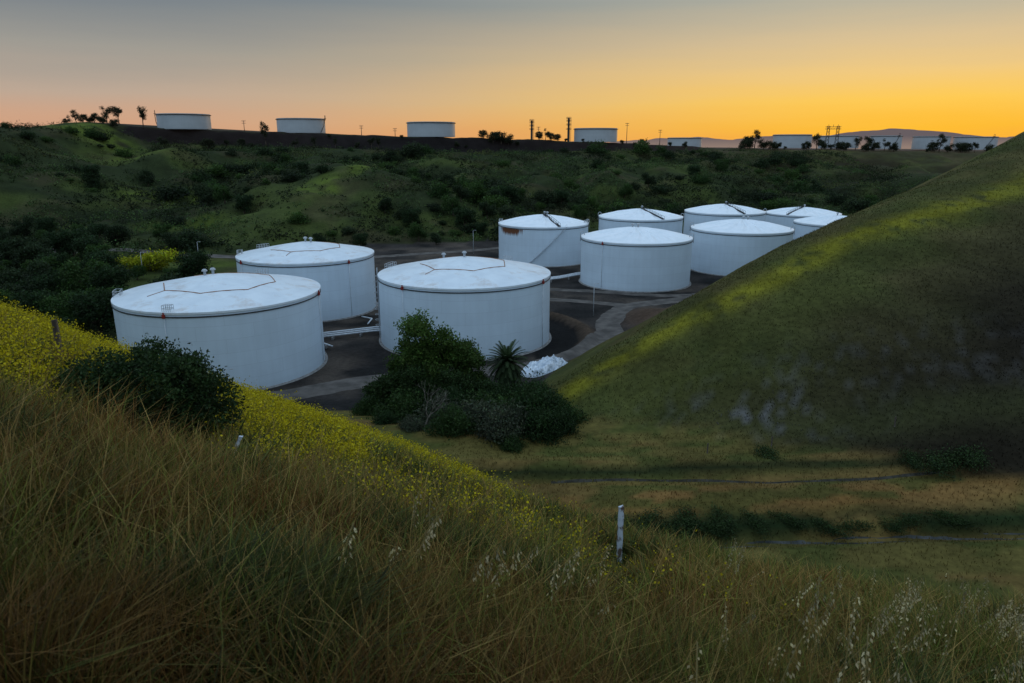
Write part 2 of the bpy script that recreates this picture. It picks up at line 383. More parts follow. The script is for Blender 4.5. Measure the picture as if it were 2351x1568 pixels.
# ------------------------------------------------------------ roads
def road(name,pts,w,lab,mat=M_road,off=.05,wob=.25):
    P=[];pts=[np.array(p,float) for p in pts]
    for i in range(len(pts)-1):
        p0=pts[max(i-1,0)];p1=pts[i];p2=pts[i+1];p3=pts[min(i+2,len(pts)-1)]
        n=max(4,int(np.linalg.norm(p2-p1)/1.0))
        for k in range(n):
            t=k/n;P.append(.5*((2*p1)+(-p0+p2)*t+(2*p0-5*p1+4*p2-p3)*t*t+(-p0+3*p1-3*p2+p3)*t**3))
    P.append(pts[-1]);P=np.array(P)
    T=np.gradient(P,axis=0);T/=np.linalg.norm(T,axis=1)[:,None]+1e-9
    Nn=np.stack([-T[:,1],T[:,0]],1)
    k=9;V=[]
    for j in range(k):
        o=(j/(k-1)-.5)*w
        if j in(0,k-1): o=o+ (fbm(P[:,0]/3,P[:,1]/3,j+90)-.5)*w*wob
        q=P+Nn*np.reshape(o,(-1,1))
        V.append(np.stack([q[:,0],q[:,1],H(q[:,0],q[:,1])+(off if 0<j<k-1 else off*.3)],1))
    V=np.stack(V,1).reshape(-1,3)
    n=len(P);I=(np.arange(n-1)[:,None]*k+np.arange(k-1)[None,:]).ravel()
    F=np.stack([I,I+k,I+k+1,I+1],1)
    add(name,np_mesh(name,V,F,None,True,mat),kind='structure',label=lab,cat='road')
road('road',[(-60,104),(-38,114),(-22,123),(2,129),(15,140),(21.5,153),(23.5,166),(31,182),(50,192)],6,'packed dirt service road curving past the tanks',off=.1)
road('road',[(30,183),(14,190),(-6,192),(-24,196)],4,'narrow dirt track between storage tanks',off=.13)
road('road',[(-6,207),(20,203),(44,196),(60,200)],4,'dirt track in front of cone-roofed tank',off=.07)
road('road',[(-230,262),(-181,268),(-120,268),(-70,262),(-30,277),(-6,290),(30,318),(70,338)],5,'pale dirt road at the foot of scrub hillside',off=.25)
M_path=noisemat('gravel_path',(.028,.026,.02),(.06,.055,.045),1.2,.95,.05,.3)
M_ditch=noisemat('wet_ditch',(.022,.024,.022),(.065,.066,.064),.8,.8,.2,.3)
road('path',[(4,66.2),(14,66.4),(30,66),(44,66.8)],.45,'faint grey gravel path on the grassy terrace',M_path,.04,.9)
road('path',[(11,54.4),(24,55.4),(40,56.4),(60,57.6),(100,60)],1.0,'dark grey drainage channel along the terrace',M_ditch,.04,.9)
# ------------------------------------------------------------ tanks
def cylwall(R,Hh,mat,name='wall',seg=128):
    a=np.linspace(-math.pi,math.pi,seg+1)
    V=[];U=[]
    for z in(0,Hh*.5,Hh):
        V.append(np.stack([R*np.sin(a),-R*np.cos(a),np.full_like(a,z)],1));U.append(np.stack([R*a,np.full_like(a,z)],1))
    V=np.concatenate(V);U=np.concatenate(U);k=seg+1
    I=(np.arange(2)[:,None]*k+np.arange(seg)[None,:]).ravel()
    F=np.stack([I,I+1,I+k+1,I+k],1)
    return np_mesh(name,V,F,None,True,mat,U)
DEXP=1.12
def roofmesh(R,h,z0,mat,style):
    seg=144 if style=='cone' else 96;rings=14
    a=np.arange(seg)*2*math.pi/seg;V=[]
    for i in range(rings+1):
        r=R*i/rings;t=i/rings
        if style=='dome': z=h*(1-t**DEXP)+.05*np.abs(np.cos(a*12))*math.sin(math.pi*t)
        else:
            z=h*(1-t)+(.36*np.abs(np.cos(a*9+.4*math.sin(9*t)))+.12*np.cos(a*36+t*7))*math.sin(math.pi*t)**.8
        r=max(r,.02)
        V.append(np.stack([r*np.sin(a),-r*np.cos(a),z0+z],1))
    V.append(np.stack([(R+.0)*np.sin(a),-R*np.cos(a),z0-.35+0*a],1))
    V=np.concatenate(V)
    I=np.arange(seg);J=(I+1)%seg
    F=np.concatenate([np.stack([i*seg+I,i*seg+J,(i+1)*seg+J,(i+1)*seg+I],1)[:,::-1] for i in range(rings+1)])
    return np_mesh('roof',V,F,None,False,mat)
def pol(r,a,z): return (r*math.sin(a),-r*math.cos(a),z)
def rail(R,a0,a1,z,n=5,wide=1.1):
    mb=MB()
    for k in range(n):
        a=a0+(a1-a0)*k/(n-1);mb.tube([pol(R,a,z),pol(R,a,z+1.1)],.04,5);mb.tube([pol(R-wide,a,z),pol(R-wide,a,z+1.1)],.04,5)
    for zz in(.55,1.1):
        mb.tube([pol(R,a0+(a1-a0)*k/8,z+zz) for k in range(9)],.04,5)
        mb.tube([pol(R-wide,a0+(a1-a0)*k/8,z+zz) for k in range(9)],.04,5)
        for a in(a0,a1): mb.tube([pol(R,a,z+zz),pol(R-wide,a,z+zz)],.04,5)
    return mb
def tank(x,y,D,Hh,cone,style,roofm,wallm,label,z=None,chambers=(),rails=(),vents=((0,0),),seam=None,walk=None,stair=None,ladder=None,hoops=(),group='white storage tanks on the pad'):
    R=D/2
    if z is None:z=Hs(x,y)
    rot=-math.atan2(x,y)
    E=add('storage_tank',None,loc=(x,y,z),rot=rot,label=label,cat='storage tank',group=group)
    add('wall',cylwall(R,Hh,wallm),E)
    add('roof',roofmesh(R+.12,cone,Hh+.04,roofm,style),E)
    add('rim_band',MB().lathe([(R+.03,Hh-.85),(R+.14,Hh-.85),(R+.14,Hh-.66),(R+.03,Hh-.66)],128).mesh('rim_band',M_dark,True),E)
    add('foundation_ring',MB().lathe([(R+.02,.22),(R+.5,.2),(R+.6,-.4)],96).mesh('foundation_ring',M_conc,True),E)
    for i,(a,full) in enumerate(chambers):
        c=MB();px,py,_=pol(R+.26,a,0)
        c.box((px,py,Hh-.6),(.42,.36,.6),a);c.tube([pol(R+.26,a,Hh-.35),pol(R+.26,a,Hh+.05)],.12,8)
        add('foam_chamber',c.mesh('foam_chamber',M_red),E)
        add('foam_pipe',MB().tube([pol(R+.2,a,Hh-.95),pol(R+.2,a,.3)],.06,6).mesh('foam_pipe',M_pipe,True),E)
    for a0,a1 in rails:
        add('railing',rail(R-.1,a0,a1,Hh+.05).mesh('railing',M_steel),E)
    for vr,va in vents:
        zz=Hh+cone*(1-(vr/R)**DEXP if style=='dome' else 1-vr/R)
        cx,cy,_=pol(vr,va,0)
        v=MB().lathe([(.02,zz+1.3),(.3,zz+1.25),(.52,zz+1.0),(.52,zz+.85),(.25,zz+.8),(.22,zz-.3)],16,(cx,cy))
        add('vent',v.mesh('vent',M_steel,True),E)
    if seam:
        mb=MB();r,ns,a0,part=seam
        zf=lambda rr:Hh+.13+cone*(1-(rr/R)**DEXP)
        pts=[pol(r,a0+2*math.pi*k/ns,0) for k in range(part+1)]
        for k in range(part):
            p,q=Vector(pts[k]),Vector(pts[k+1]);L=[]
            for t in range(7):
                w=p.lerp(q,t/6);L.append((w.x,w.y,zf(math.hypot(w.x,w.y))))
            mb.tube(L,.075,6)
        for k in (1,part-1):
            p=Vector(pts[k]);mb.tube([(p.x*s,p.y*s,zf(r*s)) for s in(1,1.1,1.2,1.3)],.05,6)
        add('rusty_roof_seam',mb.mesh('rusty_roof_seam',M_rust),E)
    if walk is not None:
        mb=MB();ZC=lambda rr:Hh+.3+cone*(1-rr/R)
        for o in(-.45,.45):
            mb.tube([(pol(rr,walk,0)[0]+o*math.cos(walk),pol(rr,walk,0)[1]+o*math.sin(walk),ZC(rr)+.9) for rr in np.linspace(1,R-.3,8)],.05,5)
            for rr in np.linspace(1,R-.3,8):
                p=pol(rr,walk,0);mb.tube([(p[0]+o*math.cos(walk),p[1]+o*math.sin(walk),ZC(rr)-.2),(p[0]+o*math.cos(walk),p[1]+o*math.sin(walk),ZC(rr)+.9)],.05,5)
        for rr in np.linspace(1,R-.3,26):
            p=pol(rr,walk,ZC(rr));mb.box(p,(1.0,.62,.12),walk)
        add('roof_walkway',mb.mesh('roof_walkway',M_dark),E)
    if stair:
        a0,a1=stair;mb=MB();n=44
        for k in range(n):
            t=k/(n-1);a=a0+(a1-a0)*t;p=pol(R+.4,a,.3+(Hh-.3)*t);mb.box(p,(.45,.65,.05),a)
        for rr,dz in((R+.72,0),(R+.72,1.0)):
            mb.tube([pol(rr,a0+(a1-a0)*k/20,.3+(Hh-.3)*k/20+dz) for k in range(21)],.045,5)
        for k in range(0,21,2): 
            a=a0+(a1-a0)*k/20;z0=.3+(Hh-.3)*k/20;mb.tube([pol(R+.72,a,z0),pol(R+.72,a,z0+1)],.03,5)
        add('stairway',mb.mesh('stairway',M_pipe),E)
    if ladder is not None:
        mb=MB();a=ladder
        for da in(-.018,.018): mb.tube([pol(R+.35,a+da,.2),pol(R+.35,a+da,Hh+1.2)],.06,5)
        for k in range(36): mb.tube([pol(R+.35,a-.018,.5+k*.4),pol(R+.35,a+.018,.5+k*.4)],.035,4)
        for k in range(10):
            zz=3+k*1.2;mb.tube([pol(R+.35,a-.025,zz),pol(R+1.0,a-.03,zz),pol(R+1.2,a,zz),pol(R+1.0,a+.03,zz),pol(R+.35,a+.025,zz)],.05,4)
        add('ladder',mb.mesh('ladder',M_steel),E)
    for a in hoops:
        pts=[pol(R+.3,a,Hh-1.5),pol(R+.3,a,Hh+.8),pol(R+.1,a,Hh+1.3),pol(R-.4,a,Hh+1.4),pol(R-.8,a,Hh+1.1),pol(R-.9,a,Hh+.3)]
        add('gooseneck_pipe',MB().tube(pts,.11,8).mesh('gooseneck_pipe',M_steel,True),E)
    return E
tank(-54.6,131,36.0,14.5,3.2,'dome',M_roofA,M_wall,'large white storage tank with rusty octagonal roof seam beside dirt pad',chambers=((-.52,1),(1.2,1)),rails=((-1.75,-1.6),(-.54,-.46),(2.58,2.7)),vents=((3,-2.2),(2.6,-2.75)),seam=(10.2,8,-1.9,7),ladder=2.6)
tank(-10.2,151.8,36.8,14.4,3.4,'dome',M_roofA,M_wall,'large white storage tank with rust-stained roof behind green tree',chambers=((-.72,1),(1.03,1)),rails=((-2.05,-1.85),(2.48,2.58)),vents=((.3,0),(9,-2.6)),seam=(9.5,7,-1.6,6),ladder=-1.58)
tank(-52.5,181,33.8,14.2,3.0,'dome',M_roofA,M_wall,'white storage tank with rust lines on roof behind two others',chambers=((.6,1),(-1.1,1)),rails=((-2.5,-2.3),(-1.75,-1.65)),vents=((.3,0),(1.4,1.2)),seam=(9,8,-1.2,6))
tank(37.9,217.4,33.3,13.9,2.9,'cone',M_roofB,M_wall,'clean white cone-roofed storage tank beside curving dirt road',chambers=((-.6,1),),vents=((.5,1),(1.4,-2)),hoops=(1.55,-1.5))
tank(11.4,260.6,32.5,13.6,2.9,'cone',M_roofB,M_wallr,'white storage tank with rust patch and diagonal stairway on wall',walk=.35,stair=(-.35,.5),rails=((-1.7,-1.55),(1.3,1.45)),vents=((.5,1),(1.5,2)),hoops=(1.5,))
tank(51,285,32.8,13.6,2.9,'cone',M_roofB,M_wall,'white cone-roofed storage tank with dark roof walkway',walk=.55,hoops=(1.5,-1.5),vents=((.5,1),))
tank(77.3,241,33,13.9,2.9,'cone',M_roofB,M_wall,'white cone-roofed storage tank partly hidden by grassy hill',hoops=(-1.5,1.4),vents=((.5,1),(2,2)))
tank(90.9,308,33.2,13.6,2.9,'cone',M_roofB,M_wall,'white cone-roofed storage tank with walkway below scrub hillside',walk=.5,hoops=(1.5,),vents=((.5,1),))
tank(129,286,31,11.2,2.6,'cone',M_roofB,M_wall,'white storage tank roof peeking above the grassy slope',vents=((.5,1),))
tank(135,334,33,11.6,2.6,'cone',M_roofB,M_wall,'far white storage tank roof beyond the grassy slope',z=-1.2,walk=-.4,vents=((.5,1),))
def rtank(x,y,D,Hh,z,label,plat=None):
    R=D/2
    E=add('storage_tank',None,loc=(x,y,z),rot=-math.atan2(x,y),label=label,cat='storage tank',group='grey storage tanks along the ridge top')
    add('wall',cylwall(R,Hh,M_wallf,seg=96),E)
    add('roof',roofmesh(R-.1,.4,Hh-.9,M_roofB,'dome'),E)
    add('rim_band',MB().lathe([(R,Hh-1.1),(R+.8,Hh-1.0),(R+.8,Hh-.6),(R,Hh-.55)],96).mesh('rim_band',M_silh,True),E)
    if plat is not None:
        mb=MB();p=pol(R+.6,plat,Hh+.1);mb.box(p,(3,1.6,.25),plat)
        for k in(-1.3,0,1.3):
            q=(p[0]+k*math.cos(plat),p[1]+k*math.sin(plat));mb.tube([(q[0],q[1],Hh),(q[0],q[1],Hh+2.6)],.13,5)
        mb.tube([pol(R+.6,plat-.05,Hh+2.4),pol(R+.6,plat+.05,Hh+2.4)],.13,5)
        mb.tube([pol(R+.8,plat-.5,0),pol(R+.8,plat-.25,Hh*.5),pol(R+.8,plat,Hh)],.25,5)
        add('access_platform',mb.mesh('access_platform',M_silh),E)
rtank(-264,599,40,11.8,52.5,'pale grey storage tank on the earth bank by eucalyptus',-1.45)
rtank(-181,638,40,12,50.2,'pale grey storage tank with stair platform on ridge',1.35)
rtank(-68,624,40,12,46.9,'plain pale grey storage tank on dark earth bank')
rtank(76,673,39,12,43.0,'pale grey storage tank near two dark process columns')
rtank(208,891,40,12,36.8,'small pale storage tank on far ridge')
for x,y,D,l in((322,850,42,1),(400,905,46,1),(440,870,34,2),(502,885,40,1),(558,890,46,2)):
    rtank(x,y,D,15,Pz(x)+1.5,'dim grey storage tank among trees under glowing horizon' if l==1 else 'dim grey storage tank with platform on far ridge',.9 if l==2 else None)
# ------------------------------------------------------------ pipes
def pipeline(pts_list,lab,r=.28):
    E=add('pipeline',None,loc=pts_list[0][0],label=lab,cat='pipe')
    o=Vector(pts_list[0][0]);
    for pts in pts_list:
        add('pipe',MB().tube([Vector(p)-o for p in pts],r,10).mesh('pipe',M_pipe,True),E)
    p=pts_list[0]
    me=MB().box((0,0,0),(.4,1.6,.6)).mesh('pipe_support',M_conc)
    for k in range(len(p)-1):
        q=Vector(p[k]).lerp(Vector(p[k+1]),.5)-o;add('pipe_support',me,E,loc=(q.x,q.y,-.58))
pipeline([[(-42,148+d,.9+.1*k),(-36,151+d,.9+.1*k),(-31,153.5+d,.9+.1*k),(-27.5,154.5+d,.9)] for k,d in enumerate((0,1.3,2.6))],'bundle of white pipes running between two storage tanks',.18)
pipeline([[(9,214+d,1),(15,218+d,1),(20.5,223+d,1.1),(23,226+d,.9)] for d in(0,1.5,3)],'white pipes beside cone-roofed storage tank',.2)
pipeline([[(-44,148,1.2),(-40,143,1.2),(-37,141,.9)],[(-33,158,1.4),(-33,163,1.4),(-36,166,1.2)]],'short white elbow pipes between storage tanks',.16)
# ------------------------------------------------------------ poles
def lamp_pole(x,y,h,lab):
    E=add('light_pole',None,loc=(x,y,Hs(x,y)),label=lab,cat='light pole')
    add('pole',MB().tube([(0,0,-.2),(0,0,h)],[.09,.06],8).mesh('pole',M_steel,True),E)
    mb=MB().tube([(0,0,h-.1),(.4,0,h+.05),(.8,0,h+.05)],.04,6);mb.box((.9,0,h+.02),(.5,.22,.12));add('lamp_head',mb.mesh('lamp_head',M_steel),E)
for x,y,h in((20.2,172,8),(-104,235,10),(-15,276,9),(-118,225,8),(-46,109,6),(118,262,9)):
    lamp_pole(x,y,h,'slim metal light pole standing on the pad edge')
def utility(x,y,h):
    E=add('utility_pole',None,loc=(x,y,Hs(x,y)),label='tall dark utility pole with crossarms on ridge',cat='utility pole',group='utility poles on the ridge')
    add('pole',MB().tube([(0,0,-1),(0,0,h)],[.3,.2],8).mesh('pole',M_silh,True),E)
    mb=MB()
    for k in(.5,2.2): mb.box((0,0,h-k),(3.4,.25,.28))
    for sx in(-1.5,-.6,.6,1.5): mb.tube([(sx,0,h-.5),(sx,0,h+.1)],.1,5)
    add('crossarm',mb.mesh('crossarm',M_silh),E)
for x,y,h in((107,690,18),(141,705,14),(-130,640,8),(-101,640,7),(-228,632,9),(455,800,11),(25,700,12)): utility(x,y,h)
def column(x,y,h,w,lab):
    E=add('process_column',None,loc=(x,y,Hs(x,y)),label=lab,cat='process column')
    add('shaft',MB().lathe([(w*.5,-1),(w*.5,h*.45),(w*.42,h*.5),(w*.42,h*.96),(.05,h)],16).mesh('shaft',M_silh,True),E)
    mb=MB()
    for f in(.5,.68,.84,.95):
        mb.lathe([(w*.42,h*f),(w*1.0,h*f),(w*1.0,h*f+.25),(w*.42,h*f+.25)],12)
        for j in range(6):
            a=j*math.pi/3;mb.tube([(w*math.cos(a),w*math.sin(a),h*f),(w*math.cos(a),w*math.sin(a),h*f+1.3)],.1,4)
        mb.lathe([(w,h*f+1.2),(w+.1,h*f+1.35)],12)
    mb.tube([(w*.9,0,0),(w*.9,0,h*.95)],.18,5)
    add('platform',mb.mesh('platform',M_silh),E)
column(17.8,668,17,2.0,'dark process column with ladder platforms on ridge')
column(51,668,21,2.2,'tall dark process column with ring platforms')
def gantry(x,y,h,w):
    E=add('power_gantry',None,loc=(x,y,Hs(x,y)),rot=-.25,label='dark lattice steel power gantry against orange sky',cat='power gantry')
    for sx in(-w/2,w/2):
        mb=MB()
        for a in(-1.1,1.1):
            for b in(-1.1,1.1): mb.tube([(sx+a*1.6,b*1.6,-1),(sx+a,b,h)],.17,5)
        for k in range(6):
            z0=h*k/6;z1=h*(k+1)/6;s0=1.76-.66*k/6;s1=1.76-.66*(k+1)/6
            for b in(-1,1):
                mb.tube([(sx-s0,b*s0,z0),(sx+s1,b*s1,z1)],.1,4);mb.tube([(sx+s0,b*s0,z0),(sx-s1,b*s1,z1)],.1,4)
        add('lattice_tower',mb.mesh('lattice_tower',M_silh),E)
    mb=MB()
    for z0 in(h-3.2,h-.8):
        for b in(-.8,.8):mb.tube([(-w/2-3,b,z0),(w/2+3,b,z0)],.2,5)
    for k in range(10):
        xx=-w/2-3+(w+6)*k/10;mb.tube([(xx,.8,h-3.2),(xx+(w+6)/20,.8,h-.8),(xx+(w+6)/10,.8,h-3.2)],.1,4)
    for sx in(-w/2,0,w/2): mb.tube([(sx,0,h-.8),(sx,0,h+1.5)],.2,5)
    add('crossbeam',mb.mesh('crossbeam',M_silh),E)
gantry(342,790,25,9.5)
def hut(x,y):
    E=add('hut',None,loc=(x,y,Hs(x,y)),rot=.3,label='tiny white hut with dark roof on the hill crest',cat='hut')
    mb=MB().box((0,0,1.4),(7,5,3.2));add('wall',mb.mesh('wall',M_pipe),E)
    r=MB();r.V=[(-4,-3,3),(4,-3,3),(4,3,3),(-4,3,3),(-4,0,4.6),(4,0,4.6)];r.F=[[0,1,5,4],[2,3,4,5],[0,4,3],[1,2,5],[3,2,1,0]];add('roof',r.mesh('roof',M_silh),E)
    add('door',MB().box((1.2,-2.53,.9),(1.1,.08,2.1)).mesh('door',M_dark),E);add('window',MB().box((-1.5,-2.53,1.6),(1.3,.08,1.0)).mesh('window',M_dark),E)
hut(-393,562)
def truck(x,y,rz):
    E=add('parked_truck',None,loc=(x,y,Hs(x,y)+.02),rot=rz,label='small white pickup truck parked on valley track',cat='truck')
    mb=MB();prof=[(-2.6,.45),(2.6,.45),(2.65,.95),(1.5,1.1),(.9,1.75),(-.5,1.8),(-.7,1.1),(-2.6,1.1)]
    for s in(-.9,.9):
        for p in prof: mb.V.append((p[0],s,p[1]))
    n=len(prof);mb.F=[list(range(n)),[n+i for i in range(n)][::-1]]+[[i,n+i,n+(i+1)%n,(i+1)%n] for i in range(n)]
    add('body',mb.mesh('body',M_pipe),E)
    w=MB().box((.25,0,1.42),(.95,1.84,.42));add('window',w.mesh('window',M_dark),E)
    for a in(-1.6,1.6):
        for s in(-.92,.92):
            add('wheel',MB().tube([(a,s-.12,.38),(a,s+.12,.38)],.38,14).mesh('wheel',M_dark,True),E)
truck(-124,206,.5)
# ------------------------------------------------------------ white tarp pile
def tarp(x,y):
    n=90;a=np.linspace(-1,1,n);A,B=np.meshgrid(a,a);A=A.ravel();B=B.ravel()
    edge=.82+.3*(fbm(A*1.7+9,B*1.7,19)-.3)
    r=np.hypot(A,B)/edge;h=np.clip(1-r**2,0,1)**.7*2.1*(.4+1.1*fbm(A*2.6+5,B*2.6,13))*(1+.35*A)
    h=h+(np.abs(fbm(A*5,B*5,14,4)-.5)*2.2+np.abs(fbm(A*14,B*14,15,2)-.5)*.6)*(r<1)-.2
    V=np.stack([A*6.2,B*3.4,h],1);I=(np.arange(n-1)[:,None]*n+np.arange(n-1)[None,:]).ravel()
    V[:,2]=np.where(r>=1,-.3,V[:,2])
    F=np.stack([I,I+1,I+n+1,I+n],1)
    add('tarp_covered_pile',np_mesh('tarp_covered_pile',V,F,None,False,M_tarp),loc=(x,y,Hs(x,y)),rot=.6,label='crumpled white plastic tarp over a dirt pile',cat='tarp pile')
tarp(6.4,127)
# ------------------------------------------------------------ vegetation generators
def leaves(centers,cr,nl,ls,col,rs,asp=.5,cvar=.45):
    n=len(centers)
    P=np.repeat(centers,nl,0)+rs.normal(0,1,(n*nl,3))*np.repeat(np.broadcast_to(cr,(n,)),nl)[:,None]*np.array([1,1,.8])
    m=len(P)
    a=rs.normal(0,1,(m,3));a/=np.linalg.norm(a,axis=1)[:,None]
    b=np.cross(a,rs.normal(0,1,(m,3)));b/=np.linalg.norm(b,axis=1)[:,None]
    s=ls*rs.uniform(.6,1.3,m)[:,None]
    V=np.stack([P-a*s*.5,P+b*s*asp*.5,P+a*s*.5,P-b*s*asp*.5],1).reshape(-1,3)
    F=np.arange(m*4).reshape(-1,4)
    cf=np.repeat(rs.uniform(1-cvar,1+cvar,n),nl)*rs.uniform(.75,1.25,m)
    C=np.array(col)[None,:]*cf[:,None]
    C=C*(1+rs.normal(0,.08,(m,3)))
    return V,F,np.repeat(np.clip(C,0.002,1),4,0)
def crowncent(rs,nc,R,bottom=-.35,lob=1):
    d=rs.normal(0,1,(nc*3,3));d/=np.linalg.norm(d,axis=1)[:,None]
    d=d[d[:,2]>bottom][:nc]
    th=np.arctan2(d[:,1],d[:,0]);ph=rs.uniform(0,6,4)
    lobe=.8+lob*(.16*np.sin(3*th+ph[0]+2*d[:,2])+.14*np.sin(5*th+ph[1]-3*d[:,2])+.12*np.sin(7*d[:,2]+ph[2]))
    r=rs.uniform(.25,1,len(d))**.45
    return d*(r*lobe)[:,None]*np.array(R)
def shrub_mesh(seed,R,nc,nl,ls,col,cr,lob=1):
    rs=np.random.default_rng(seed)
    c=crowncent(rs,nc,R,-.15,lob);c[:,2]+=R[2]*.25
    V,F,C=leaves(c,cr,nl,ls,col,rs)
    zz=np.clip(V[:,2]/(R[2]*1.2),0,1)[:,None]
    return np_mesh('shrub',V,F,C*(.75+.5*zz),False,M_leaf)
def tree_meshes(seed,h,R,ct,nc,nl,ls,col,cr,trunk_r=.3,nl_limbs=7,lean=.3,sub=(.32,.52)):
    rs=np.random.default_rng(seed)
    mb=MB()
    top=Vector((rs.normal(0,lean),rs.normal(0,lean),h))
    mid=Vector((top.x*.3,top.y*.3,h*.5))
    mb.tube([(0,0,-.6),tuple(mid*.5),tuple(mid),tuple(top)],[trunk_r*1.3,trunk_r,trunk_r*.8,trunk_r*.45],9)
    cs=[]
    for k in range(nl_limbs):
        a=2*math.pi*(k+rs.uniform(-.3,.3))/nl_limbs
        rr=rs.uniform(.3,.75)
        e=Vector((top.x+math.cos(a)*R[0]*rr,top.y+math.sin(a)*R[1]*rr,h+R[2]*rs.uniform(-.6,.7)))
        s=Vector((top.x,top.y,0))*rs.uniform(.3,.9)+Vector((0,0,h*rs.uniform(.4,.85)))
        mm=s.lerp(e,.5)+Vector((0,0,-.06*h))
        mb.tube([tuple(s),tuple(mm),tuple(e)],[trunk_r*.45,trunk_r*.3,trunk_r*.1],6)
        sb=crowncent(rs,nc//nl_limbs,np.array(R)*rs.uniform(*sub),-.7)
        cs.append(sb+np.array(e))
    V,F,C=leaves(np.concatenate(cs),cr,nl,ls,col,rs)
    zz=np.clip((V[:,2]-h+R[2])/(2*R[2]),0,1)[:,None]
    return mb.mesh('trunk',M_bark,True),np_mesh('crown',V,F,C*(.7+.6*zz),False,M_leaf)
def place_tree(tm,x,y,sc,label,group=None,name='tree',rot=None,dz=0):
    E=add(name,None,loc=(x,y,Hs(x,y)+dz),rot=random.uniform(0,6) if rot is None else rot,scale=sc,label=label,cat='tree',group=group)
    add('trunk',tm[0],E);add('crown',tm[1],E)
    return E
dk=(.026,.030,.013)
euc=[tree_meshes(100+i,7.2,(3.2+i%2*.6,3.2,4.4),0,110,15,.6,dk,.5,.28,9,.7) for i in range(5)]
slim=[tree_meshes(120+i,8.5,(2.4,2.4,4.8),0,100,15,.6,dk,.45,.28,9,.5) for i in range(2)]
wide=[tree_meshes(130+i,3.6,(4.6,4,3.7),0,170,17,.65,dk,.6,.3,11,.5) for i in range(4)]
low=[tree_meshes(140+i,2.4,(3.0,3.0,2.8),0,90,16,.6,(.022,.026,.011),.5,.22,7,.3) for i in range(2)]
G='dark trees along the ridge skyline'
for k,(x,y,s,kind) in enumerate([(-328,560,.95,'e'),(-334,558,.8,'e'),(-322,566,.9,'l'),(-306,562,1.15,'e'),(-299,566,1.3,'e'),(-312,556,.9,'w'),(-303,550,.9,'w'),(-296,552,.8,'w'),(-318,552,.8,'w'),(-283,570,1.3,'s'),
  (-197,591,1.45,'s'),(-172,586,.75,'e'),(-157,588,.8,'e'),(-141,590,.7,'s'),(-112,588,.95,'e'),(-107,590,.8,'s'),(-231,560,1.1,'w'),(-238,568,.9,'l'),(-262,556,.9,'w'),(-205,580,.8,'l'),
  (-16,618,1.25,'w'),(-9,620,1.3,'w'),(-3,622,1.1,'w'),(5,624,.8,'l'),(-24,620,.9,'w'),(24,640,.9,'w'),(29,642,.85,'e'),(34,640,.9,'w'),(40,646,.8,'w'),(47,648,.6,'l'),(-150,606,.6,'l'),(-90,604,.6,'l'),(62,650,.6,'l'),(100,668,.8,'l'),(112,672,.6,'l'),(-225,584,.9,'l'),(-215,586,.7,'w'),(-125,596,.6,'w'),(-45,604,.6,'w'),(-38,606,.5,'l'),(120,680,.7,'w'),(150,700,.8,'l'),(165,705,.7,'w'),
  (232,735,1.3,'w'),(238,740,1.6,'w'),(245,745,1.5,'e'),(252,738,1.3,'w'),(260,735,1.2,'w'),(226,728,1.0,'l'),(268,742,.9,'w'),(276,744,.7,'l'),
  (300,750,1.2,'w'),(308,745,1.4,'e'),(316,752,1.3,'w'),(324,748,1.1,'l'),(332,748,1.2,'w'),(340,750,1.1,'w'),(348,747,1.2,'e'),(356,742,1.2,'w'),(362,748,1.4,'e'),(370,752,1.2,'w'),(378,748,1.1,'e'),(386,745,1.2,'w'),
  (422,748,1.0,'l'),(428,750,1.3,'w'),(434,748,1.5,'e'),(444,750,1.1,'w'),(455,745,1.4,'w'),(462,750,1.3,'w'),(470,748,1.0,'e'),(487,752,1.1,'w')]):
    tm={'e':euc[k%5],'s':slim[k%2],'w':wide[k%4],'l':low[k%2]}[kind]
    lab={'e':'dark open-crowned eucalyptus against the sunset sky','s':'slender dark eucalyptus with clumped crown','w':'broad dark round-crowned tree on the ridge','l':'small dark bushy tree on the ridge'}[kind]
    place_tree(tm,x,y,s,lab,G)
sh_cols=[(.018,.032,.010),(.026,.052,.012),(.015,.024,.009),(.036,.068,.013),(.024,.036,.014)]
shm=[shrub_mesh(200+i,(4.4,4.2,3.6),120,19,.60,sh_cols[i%5],.6,1.5) for i in range(10)]
cnt=0;tries=0
while cnt<290 and tries<20000:
    tries+=1
    x=random.uniform(-330,260);y=random.uniform(215,720)
    if not (Yt(x)+6<y<Yb(x)-4) or abs(x)>.76*y: continue
    d=float(fbm(np.array([x/30]),np.array([y/30]),31)[0])
    gu=float(gully(np.array([x]),np.array([y]))[0])
    g2=math.exp(-((x+25-.25*(y-400))/26)**2)*(360<y<470)
    if d+.2*gu+.3*g2<.58+random.uniform(-.05,.05): continue
    if ((x+98)/12)**2+((y-372)/22)**2<1 or ((x+84)/8)**2+((y-405)/16)**2<1 or ((x+245)/22)**2+((y-490)/18)**2<1: continue
    if x>100 and y<Yt(x)+30: continue
    s=random.choice((.45,.6,.8,1.0,1.3))*random.uniform(.85,1.15)*(1.5 if gu>.5 or g2>.5 else 1)
    add('shrub',shm[random.randrange(10)],loc=(x,y,Hs(x,y)-.3),rot=random.uniform(0,6),scale=(s*random.uniform(.9,1.4),s,s*random.uniform(.7,1.3)),label='round dark green shrub on the scrub hillside',cat='shrub',group='shrubs scattered over the hillside')
    cnt+=1
vt=[tree_meshes(300+i,4.6,(4.4,4.4,4.0),0,240,20,.55,c,.6,.35,10,.4) for i,c in enumerate([(.018,.034,.011),(.030,.058,.013),(.020,.032,.012)])]
k=0
